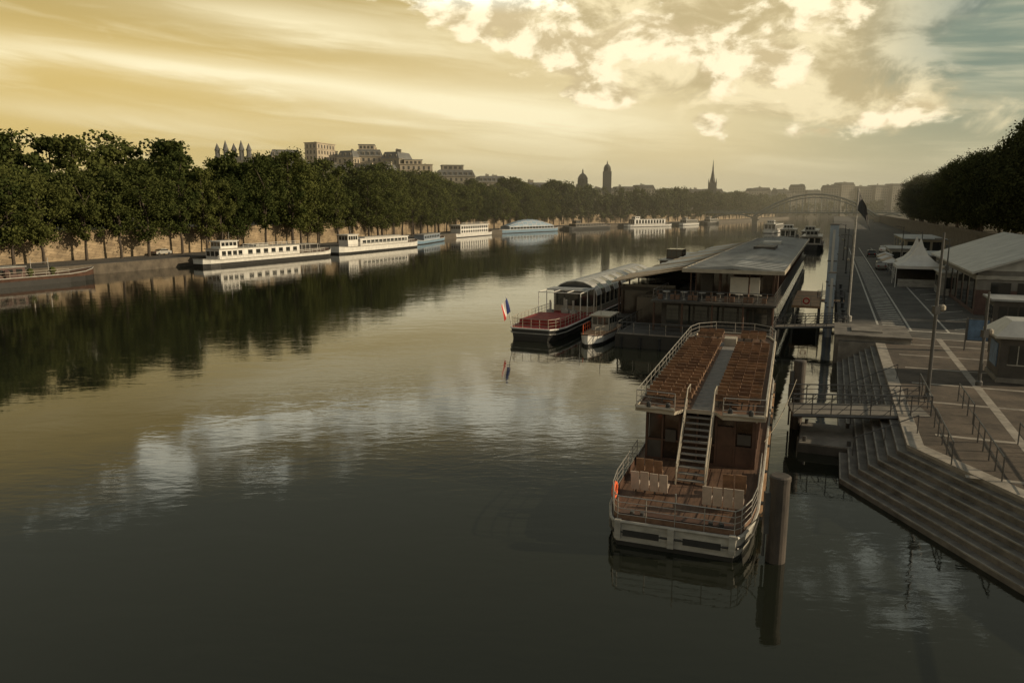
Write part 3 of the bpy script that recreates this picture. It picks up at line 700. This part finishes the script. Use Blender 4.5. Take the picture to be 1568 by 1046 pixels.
a,b=(-49.8,209),(-32.4,251); L=length(a,b); mb=MB(); P=bargeprof(L,5.6,1.9)
hull(mb,P,'white','deck',zm=.5); rimtube(mb,P,.1,'dirtywhite')
mb.box(-2.1,2.1,-13,14,1.9,3.9,'white'); wins(mb,1,2.1,-12.5,13.5,2.5,3.5,1,gap=.02); 
for i in range(12): mb.box(2.1,2.17,-12.3+i*2.2,-12.0+i*2.2,2.4,3.6,'white')
mb.box(-2.3,2.3,-13.4,14.4,3.9,4.05,'white'); mb.box(-1.6,1.6,-18.5,-13.5,1.9,5.2,'white'); endwins(mb,-18.5,-1.5,1.5,3.8,4.9,3); wins(mb,1,1.6,-18.3,-13.7,3.8,4.9,4,gap=.2)
mb.box(-1.9,1.9,-19,-13.2,5.2,5.35,'white'); mb.rail([(2.7,-20,2),(2.7,17,2)],.8,'white',1.6,.035,2); mb.tube((0,-15,5.3),(0,-15,7.6),.05,'rail')
mb.box(-1.6,1.6,-10,10,4.05,4.4,'dirtywhite')
place(mb,'white_cruise_barge',a,b)
a,b=(-34.5,262),(-28,298); mb=MB(); P=bargeprof(length(a,b),4.8,1.3)
hull(mb,P,'blueboat','deck'); mb.box(-1.8,1.8,-12,9,1.3,3.2,'bluegrey'); mb.box(-2,2,-12.3,9.3,3.2,3.35,'dirtywhite'); wins(mb,1,1.8,-11.5,8.5,1.9,2.8,9); rimtube(mb,P,.08,'white')
place(mb,'blue_houseboat',a,b)
a,b=(-27,321),(-10.7,360); mb=MB(); P=bargeprof(length(a,b),6,1.6)
hull(mb,P,'white','deck'); mb.box(-2.4,2.4,-15,14,1.6,5.2,'white'); wins(mb,1,2.4,-14.5,13.5,3.7,4.8,12,gap=.3); wins(mb,1,2.4,-14.5,13.5,2,3,12,gap=.4); endwins(mb,-15,-2.3,2.3,3.7,4.8,4); mb.box(-2.7,2.7,-16,15,5.2,5.4,'white'); mb.rail([(2.5,-14,5.4),(2.5,14,5.4)],.9,'white',2,.05,2)
place(mb,'white_passenger_boat',a,b)
a,b=(-8,376),(25,420); mb=MB(); L=length(a,b); P=bargeprof(L,7,1.8)
hull(mb,P,'blueboat','deck'); rimtube(mb,P,.12,'white')
for i in range(10):
    y=-20+i*4
    def za(yy): return 3.4+3.4*max(0,1-(yy/21)**2)
    arc=[(-3*math.cos(math.pi*k/8),y,3.2+(za(y)-3.2)*math.sin(math.pi*k/8)) for k in range(9)]
    arc2=[(p[0],y+4,3.2+(za(y+4)-3.2)*math.sin(math.pi*k/8)) for k,p in enumerate(arc)]
    for k in range(8): mb.quad(arc[k],arc[k+1],arc2[k+1],arc2[k],'blueboat' if (k+i)%2 else 'bluegrey')
    mb.path(arc,.12,'white',4); mb.path([arc[8],arc2[8]],.15,'white',4); mb.path([arc[6],arc2[6]],.1,'white',4)
mb.box(-3,3,-20,20,1.8,3.2,'bluegrey'); wins(mb,1,3,-19.5,19.5,2.0,3.0,14,gap=.2)
place(mb,'blue_restaurant_boat',a,b)
def genericboat(name,a,b,W,hm,cm,h1=3.6,rf='dirtywhite'):
    mb=MB(); L=length(a,b); P=bargeprof(L,W,1.5); hull(mb,P,hm,'deck'); rimtube(mb,P,.09,'dirtywhite')
    mb.box(-W*.4,W*.4,-L*.38,L*.3,1.5,h1,cm); mb.box(-W*.43,W*.43,-L*.4,L*.32,h1,h1+.15,rf); wins(mb,1,W*.4,-L*.36,L*.28,2.1,h1-.4,10); wins(mb,-1,-W*.4,-L*.36,L*.28,2.1,h1-.4,10); endwins(mb,-L*.38,-W*.38,W*.38,2.1,h1-.4,3)
    mb.box(-W*.25,W*.25,-L*.34,-L*.24,h1+.15,h1+1.9,cm); endwins(mb,-L*.34,-W*.23,W*.23,h1+.7,h1+1.6,3); wins(mb,1,W*.25,-L*.33,-L*.25,h1+.7,h1+1.6,2)
    mb.tube((0,-L*.28,h1+1.9),(0,-L*.28,h1+4),.06,'rail'); mb.rail([(W*.45,-L*.35,1.6),(W*.45,L*.35,1.6)],.8,'dirtywhite',2.5,.05,2)
    place(mb,name,a,b)
genericboat('dark_barge',(32,436),(62,478),6,'black','darkwall',3.4,'canvas')
genericboat('white_passenger_boat',(76,500),(112,528),7,'white','white',5)
genericboat('white_houseboat',(122,540),(140,565),6,'white','dirtywhite',4)
genericboat('dark_barge',(150,580),(165,602),6,'black','dirtywhite',4)
genericboat('moored_barge',Wd(21,92),Wd(21,128),6,'black','dirtywhite',3.6,'roofl')
genericboat('moored_barge',Wd(19,134),Wd(19,170),6,'blueboat','darkwall',3.6,'roof')
genericboat('moored_barge',Wd(24,176),Wd(24,210),7,'black','dirtywhite',4)
genericboat('moored_barge',Wd(4,58),Wd(5,92),5.5,'black','glassbrown',3.8,'roofl')
genericboat('white_passenger_boat',Wd(14,235),Wd(14,265),7,'white','white',4.5)
genericboat('moored_barge',Wd(22,225),Wd(22,290),7,'black','dirtywhite',4)
genericboat('white_passenger_boat',Wd(0,330),Wd(3,370),7,'white','white',4.5)

# ------------------------------------------------------------------ bridge
mb=MB()
ba=Vector((168,612));bb=Vector((290,560)); LBr=(bb-ba).length
def bp(x,w,z): 
    t=(bb-ba).normalized(); n=Vector((-t.y,t.x)); p=ba+t*x+n*w; return (p.x,p.y,z)
def arch(x):
    c=LBr*.55; h=LBr*.34; u=(x-c)/h; return 23-(u*u)*17
xs=[LBr*.21+i*(LBr*.68)/20 for i in range(21)]
for w in (-4,4):
    mb.path([bp(x,w,arch(x)) for x in xs],.65,'steel',6); mb.path([bp(x,w,arch(x)-2.6) for x in xs],.4,'steel',6)
    for i,x in enumerate(xs[:-1]):
        mb.tube(bp(x,w,arch(x)),bp(x,w,min(9,arch(x)-2)),.2,'steel',4)
        mb.tube(bp(x,w,arch(x)),bp(xs[i+1],w,arch(xs[i+1])-2.6),.18,'steel',4)
    for x0,x1 in ((-8,LBr*.24),(LBr*.86,LBr*1.05)):
        mb.path([bp(x0+(x1-x0)*k/8,w,3+5*math.sin(math.pi*k/8)) for k in range(9)],.45,'steel',5)
    mb.rail([bp(-8,w,9.3),bp(LBr+20,w,9.3)],1.2,'steel',3,.12,2)
p=[bp(-12,-4.2,0)[:2],bp(LBr+25,-4.2,0)[:2],bp(LBr+25,4.2,0)[:2],bp(-12,4.2,0)[:2]]
mb.prism(p,8.3,9.3,'steel')
for x0 in (LBr*.22,LBr*.88): mb.prism([bp(x0-2,-5,0)[:2],bp(x0+2,-5,0)[:2],bp(x0+2,5,0)[:2],bp(x0-2,5,0)[:2]],-2,6,'hazeb')
mb.obj('steel_arch_footbridge')

# ------------------------------------------------------------------ buildings
def apartment(name,x0,x1,y,dep,z1,rz=0,w='hs',rf='slate',wn='win',seed=0,mansard=True,terr=0):
    rnd=random.Random(seed); W=x1-x0; mb=MB(); h=W/2
    wall=z1-(4 if mansard else 0)
    mb.box(-h,h,0,dep,0,wall,w)
    fl=3.2; nf=int((wall-8)/fl); nw=max(3,int(W/2.9))
    for f in range(nf):
        z=wall-2.7-f*fl
        endwins(mb,0,-h+.6,h-.6,z,z+1.9,nw,wn,.6); wins(mb,1,h,.6,dep-.6,z,z+1.9,max(3,int(dep/3)),wn,.6)
        if f%2==0: mb.box(-h-.25,h+.25,-.3,-.001,z-.45,z-.2,w); mb.box(h+.001,h+.3,-.3,dep,z-.45,z-.2,w)
    mb.box(-h-.4,h+.4,-.4,dep+.4,wall,wall+.35,w)
    if mansard:
        i=1.6; z=wall+.35
        mb.add([(-h,0,z),(h,0,z),(h,dep,z),(-h,dep,z),(-h+i,i,z1),(h-i,i,z1),(h-i,dep-i,z1),(-h+i,dep-i,z1)],[(0,1,5,4),(1,2,6,5),(2,3,7,6),(3,0,4,7),(4,5,6,7)],rf)
        for k in range(nw):
            xx=-h+.6+(k+.5)*(W-1.2)/nw; mb.box(xx-.6,xx+.6,.25,1.4,z+.4,z+2.3,w); mb.box(xx-.4,xx+.4,.2,.25,z+.6,z+2.1,wn)
    for k in range(rnd.randint(1,3)):
        xx=rnd.uniform(-h+1.5,h-3); yy=rnd.uniform(2,dep-4); hh=rnd.uniform(.6,1.8); mb.box(xx,xx+rnd.uniform(1,4),yy,yy+1,z1-.5,z1+hh,w); 
        for q in range(3): mb.tube((xx+.2+q*.35,yy+.5,z1+hh),(xx+.2+q*.35,yy+.5,z1+hh+.5),.1,rf,5)
    if terr:
        mb.box(-h+W*.15,h-W*.3,2,dep-2,z1-.3,z1+2.6,w); endwins(mb,2,-h+W*.17,h-W*.32,z1+.5,z1+2,4,wn,.4); mb.box(-h+W*.13,h-W*.28,1.8,dep-1.8,z1+2.6,z1+2.9,rf)
    mb.obj(name,((x0+x1)/2,y,0),rz)
B=[(-161,-138,415,18,41,0,'hs2',1,12),(-133,-116,418,16,45,0,'hs',1,14),(-116,-108,424,18,49,0,'hs',0,-20),(-109,-97,440,20,43,1,'hs2',0,18),(-99,-88,425,16,45,0,'hs',1,-22),(-89,-73,430,18,46,1,'hs',1,8),
   (-73,-62,420,18,44,0,'hs2',1,-18),(-62,-44,420,18,37,1,'hs',0,14),(-45,-22,455,16,36,1,'hs2',1,10),(-21,-3,470,20,33,0,'hs2',1,12),(0,25,500,18,30,0,'hs2',1,10),(-124,-104,395,12,37,1,'hs2',1,14),(-84,-64,398,12,36,0,'hs',1,-20),(-62,-46,396,10,31,0,'hs',1,12),(-102,-86,398,10,36,0,'hs2',1,16)]
for i,(x0,x1,y,dp,z,te,w,mn,rr) in enumerate(B): apartment('apartment_building',x0,x1,y,dp,z-.8,R(rr),w,seed=i,mansard=bool(mn),terr=te)
for i in range(15):
    x=30+i*22; apartment('distant_building',x,x+19,640+i*20,16,30+rt.uniform(-3,5),R(8),'hazeb','hazer','hazew',seed=40+i)
for i in range(13):
    x=300+i*21; apartment('distant_building',x,x+19,930,18,37+rt.uniform(-4,4)+(4 if i>3 else 0),R(rt.uniform(-20,15)),'hazeb','hazer','hazew',seed=80+i)
mb=MB()
for k,xx in enumerate((0,4.5,9,13,17)):
    mb.lathe((xx,0,38),[(1.3,0),(1.3,5),(1.7,5.2),(.9,7+k%2),(.05,9+k%2*1.5)],'slate',8)
mb.box(-1.5,18.5,-1,1,20,40,'hs2'); mb.obj('turreted_building',(-159,411,0))
def domed(name,x,y,z,r,m='hazeb'):
    mb=MB(); mb.box(-r*1.2,r*1.2,-r*1.2,r*1.2,0,z-r*2.2,m); mb.lathe((0,0,z-r*2.2),[(r,0),(r,r*.9),(r*1.1,r),(r*.95,r*1.4),(r*.6,r*1.9),(r*.2,r*2.2),(r*.15,r*2.7),(.05,r*3.2)],m,12)
    for i in range(8):
        t=i*math.pi/4; mb.box(r*math.cos(t)-.3,r*math.cos(t)+.3,r*math.sin(t)-.3,r*math.sin(t)+.3,z-r*2.1,z-r*1.4,'hazew')
    mb.obj(name,(x,y,0))
domed('church_dome',57,610,40,3.8,'hazer'); domed('bell_tower_dome',76,605,47,2.6,'hazer')
mb=MB(); mb.box(-3,3,-3,3,0,34,'hazer'); mb.lathe((0,0,34),[(2.6,0),(1.8,4),(.8,10),(.05,20)],'hazer',8)
for sx in (-2.6,2.6):
    for sy in (-2.6,2.6): mb.lathe((sx,sy,34),[(.6,0),(.05,4)],'hazer',6)
mb.obj('church_spire',(175,660,0))

# thin river haze: a real scattering volume over the far reach
hm=bpy.data.materials.new('haze'); hm.use_nodes=True; n_=hm.node_tree.nodes; n_.remove(n_['Principled BSDF'])
vsx=n_.new('ShaderNodeVolumeScatter'); vsx.inputs['Color'].default_value=(1,.93,.76,1); vsx.inputs['Density'].default_value=.00045; vsx.inputs['Anisotropy'].default_value=.2
hm.node_tree.links.new(vsx.outputs[0],n_['Material Output'].inputs['Volume']); M['haze']=hm
mb=MB(); mb.box(-330,900,215,1600,.3,75,'haze'); mb.obj('haze')

# ------------------------------------------------------------------ world
world=bpy.data.worlds.new('World'); scene.world=world; world.use_nodes=True
N=world.node_tree.nodes;L=world.node_tree.links; bg=N['Background']
SUN_AZ=R(97); SUN_EL=R(19)
sky=N.new('ShaderNodeTexSky'); sky.sky_type='NISHITA'; sky.sun_disc=False; sky.sun_elevation=SUN_EL; sky.sun_rotation=SUN_AZ; sky.dust_density=3
tc=N.new('ShaderNodeTexCoord'); sp=N.new('ShaderNodeSeparateXYZ'); L.new(tc.outputs['Generated'],sp.inputs[0])
def Mt(op,a,b=None,c=None,clamp=False):
    n=N.new('ShaderNodeMath'); n.operation=op; n.use_clamp=clamp
    for i,v in enumerate((a,b,c)):
        if v is None: continue
        if isinstance(v,(int,float)): n.inputs[i].default_value=v
        else: L.new(v,n.inputs[i])
    return n.outputs[0]
def ss(v,a,b,lo=0,hi=1):
    n=N.new('ShaderNodeMapRange'); n.interpolation_type='SMOOTHSTEP'
    L.new(v,n.inputs[0]); n.inputs[1].default_value=a; n.inputs[2].default_value=b; n.inputs[3].default_value=lo; n.inputs[4].default_value=hi; return n.outputs[0]
def mixc(f,a,b):
    n=N.new('ShaderNodeMix'); n.data_type='RGBA'
    if isinstance(f,(int,float)): n.inputs[0].default_value=f
    else: L.new(f,n.inputs[0])
    for i,v in ((6,a),(7,b)):
        if isinstance(v,tuple): n.inputs[i].default_value=(*v,1)
        else: L.new(v,n.inputs[i])
    return n.outputs[2]
def comb(x,y,z=0.):
    n=N.new('ShaderNodeCombineXYZ')
    for i,v in enumerate((x,y,z)):
        if isinstance(v,(int,float)): n.inputs[i].default_value=v
        else: L.new(v,n.inputs[i])
    return n.outputs[0]
def noi(vec,sc,det=6,ro=.55,dist=0.):
    n=N.new('ShaderNodeTexNoise'); n.inputs['Scale'].default_value=sc; n.inputs['Detail'].default_value=det; n.inputs['Roughness'].default_value=ro; n.inputs['Distortion'].default_value=dist
    L.new(vec,n.inputs['Vector']); return n.outputs['Fac']
K=180/math.pi
az=Mt('MULTIPLY',Mt('ARCTAN2',sp.outputs[0],sp.outputs[1]),K); el=Mt('MULTIPLY',Mt('ARCSINE',sp.outputs[2]),K)   # degrees
vecA=comb(az,Mt('MULTIPLY',el,1.7))
w1=Mt('SUBTRACT',noi(vecA,.12,4,.6),.5); vecB=comb(Mt('ADD',az,37),Mt('MULTIPLY',el,1.6),5.); w2=Mt('SUBTRACT',noi(vecB,.14,4,.6),.5)
azw=Mt('MULTIPLY_ADD',w1,8,az); elw=Mt('MULTIPLY_ADD',w2,4,el)
def gs(a,e,sa,se,amp,A=azw,E=elw):
    x=Mt('DIVIDE',Mt('SUBTRACT',A,a),sa); y=Mt('DIVIDE',Mt('SUBTRACT',E,e),se)
    r=Mt('ADD',Mt('MULTIPLY',x,x),Mt('MULTIPLY',y,y)); return Mt('MULTIPLY',Mt('EXPONENT',Mt('MULTIPLY',r,-1)),amp)
def tot(l):
    r=l[0]
    for q in l[1:]: r=Mt('ADD',r,q)
    return r
gold=(.71,.51,.16); cream=(.77,.62,.32); teal=(.20,.255,.19); hzr=(.41,.39,.23); gold2=(.50,.36,.11)
base=mixc(ss(az,-30,8),gold,cream)
base=mixc(Mt('MULTIPLY',ss(el,8.5,14),ss(az,6,-14)),base,gold2)
base=mixc(ss(az,12,32),base,hzr)
base=mixc(Mt('MULTIPLY',ss(az,18,32),ss(el,2,9)),base,teal)
base=mixc(ss(el,5,0,0,.4),base,(.62,.55,.34))
base=mixc(ss(el,14.5,21),base,(.20,.20,.145)); base=mixc(ss(el,24,50),base,(.13,.15,.145))
# cirrus streaks
vs_=comb(Mt('MULTIPLY',az,.05),Mt('ADD',Mt('MULTIPLY',el,.42),Mt('MULTIPLY',az,.035)),1.)
st=noi(vs_,1.6,6,.55,.4)
els=Mt('ADD',Mt('MULTIPLY_ADD',Mt('SUBTRACT',st,.5),2.5,el),Mt('MULTIPLY',az,.045))
cir=tot([gs(-22,8.1,16,.75,.95,az,els),gs(-5,7.2,13,.8,.85,az,els),gs(-14,11.8,10,1.2,.7,az,els),gs(2,6.3,12,1.0,.5,az,els),gs(-27,4.5,12,.8,.35,az,els)])
cir=Mt('ADD',cir,Mt('MULTIPLY',Mt('MULTIPLY',ss(st,.42,.7),ss(el,1,4)),.35),clamp=True)
cir=Mt('MULTIPLY',cir,ss(el,16,13))
base=mixc(Mt('MULTIPLY',cir,.92),base,(1.08,.95,.60))
# broad soft cloud mass, upper right
big=tot([gs(8,13.5,11,3.2,1.2),gs(18,9.4,10,2.8,1.1),gs(26,6.5,7,1.9,.75),gs(26,14,10,3,1.)])
pfb=noi(vecA,.17,9,.6,.5)
soft=ss(Mt('ADD',big,Mt('MULTIPLY',Mt('SUBTRACT',pfb,.5),1.8)),.3,.8)
softc=mixc(ss(pfb,.39,.59),(.56,.44,.22),(1.0,.84,.50))
softc=mixc(Mt('MULTIPLY',ss(az,22,31),ss(el,7,10)),softc,mixc(ss(pfb,.40,.60),(.15,.19,.155),(.42,.44,.33)))
softc=mixc(ss(el,14,18),softc,(.42,.42,.33))
base=mixc(Mt('MULTIPLY',soft,.9),base,softc)
# crisp cumulus heads
pf=noi(vecA,.24,10,.6,.3); pf2=noi(comb(Mt('ADD',az,1.1),Mt('MULTIPLY_ADD',el,1.7,-1.7)),.24,8,.6,.3)
blobs=tot([gs(-2,13.2,4.5,1.8,1.25),gs(3,10.8,4.2,1.4,1.15),gs(7,8.6,4.4,1.1,1.1),gs(10,12.2,5.5,2.1,1.0),gs(17.5,9.6,4.4,1.8,1.2),gs(15.5,6.2,3,1.0,.95),gs(21.5,4.9,3,1.,.9),gs(27,6.5,3,1.2,1.),
   gs(21,12.6,5,1.7,.8),gs(-3,15.0,5,1.6,1.1),gs(-11,16.0,6,1.2,1.1),gs(-20,15.9,5,1.1,1.0),gs(-26,17.8,5,1.4,.9),gs(-31,20.5,6,1.6,.6),gs(6,16.8,6,1.7,1.0),gs(29,26,8,2.5,.8),gs(-16,18.8,7,1.3,.75),gs(24,21,5,1.4,.5)])
cl=ss(Mt('ADD',blobs,Mt('MULTIPLY',Mt('SUBTRACT',pf,.5),2.9)),.5,.92)
lit=ss(Mt('SUBTRACT',pf,pf2),-.10,.09)
cc=mixc(lit,(.66,.52,.28),(1.18,1.02,.68))
cc=mixc(Mt('MULTIPLY',Mt('MULTIPLY',ss(az,26,33),ss(el,8,11)),.75),cc,(.38,.42,.33))
cc=mixc(ss(el,13.4,15),cc,mixc(lit,(.85,.83,.66),(1.55,1.48,1.15)))
cc=mixc(ss(el,17,21),cc,(.85,.90,.76))
col=mixc(Mt('MULTIPLY',cl,.92),base,cc)
col=mixc(ss(el,0,-2),col,(.08,.08,.06))
col=mixc(ss(Mt('ABSOLUTE',az),70,150,0,.6),col,(.34,.33,.29))
sc=N.new('ShaderNodeVectorMath'); sc.operation='SCALE'; L.new(col,sc.inputs[0]); sc.inputs['Scale'].default_value=10.8
L.new(mixc(.08,sc.outputs[0],sky.outputs[0]),bg.inputs['Color']); bg.inputs['Strength'].default_value=.1

sl=bpy.data.lights.new('sun','SUN'); sl.energy=3.9; sl.angle=R(.6); sl.color=(1,.81,.54)
so=bpy.data.objects.new('sun',sl); scene.collection.objects.link(so)
dv=Vector((math.sin(SUN_AZ)*math.cos(SUN_EL),math.cos(SUN_AZ)*math.cos(SUN_EL),math.sin(SUN_EL)))
so.rotation_euler=dv.to_track_quat('Z','Y').to_euler(); so.location=(50,0,60)

cam=bpy.data.cameras.new('camera'); cam.sensor_width=36; cam.lens=26; cam.clip_end=20000; cam.clip_start=.1
co=bpy.data.objects.new('camera',cam); scene.collection.objects.link(co); co.location=(0,0,13); co.rotation_euler=(R(90-10.27),0,0)
scene.camera=co
scene.view_settings.view_transform='Standard'; scene.view_settings.look='None'; scene.view_settings.exposure=0
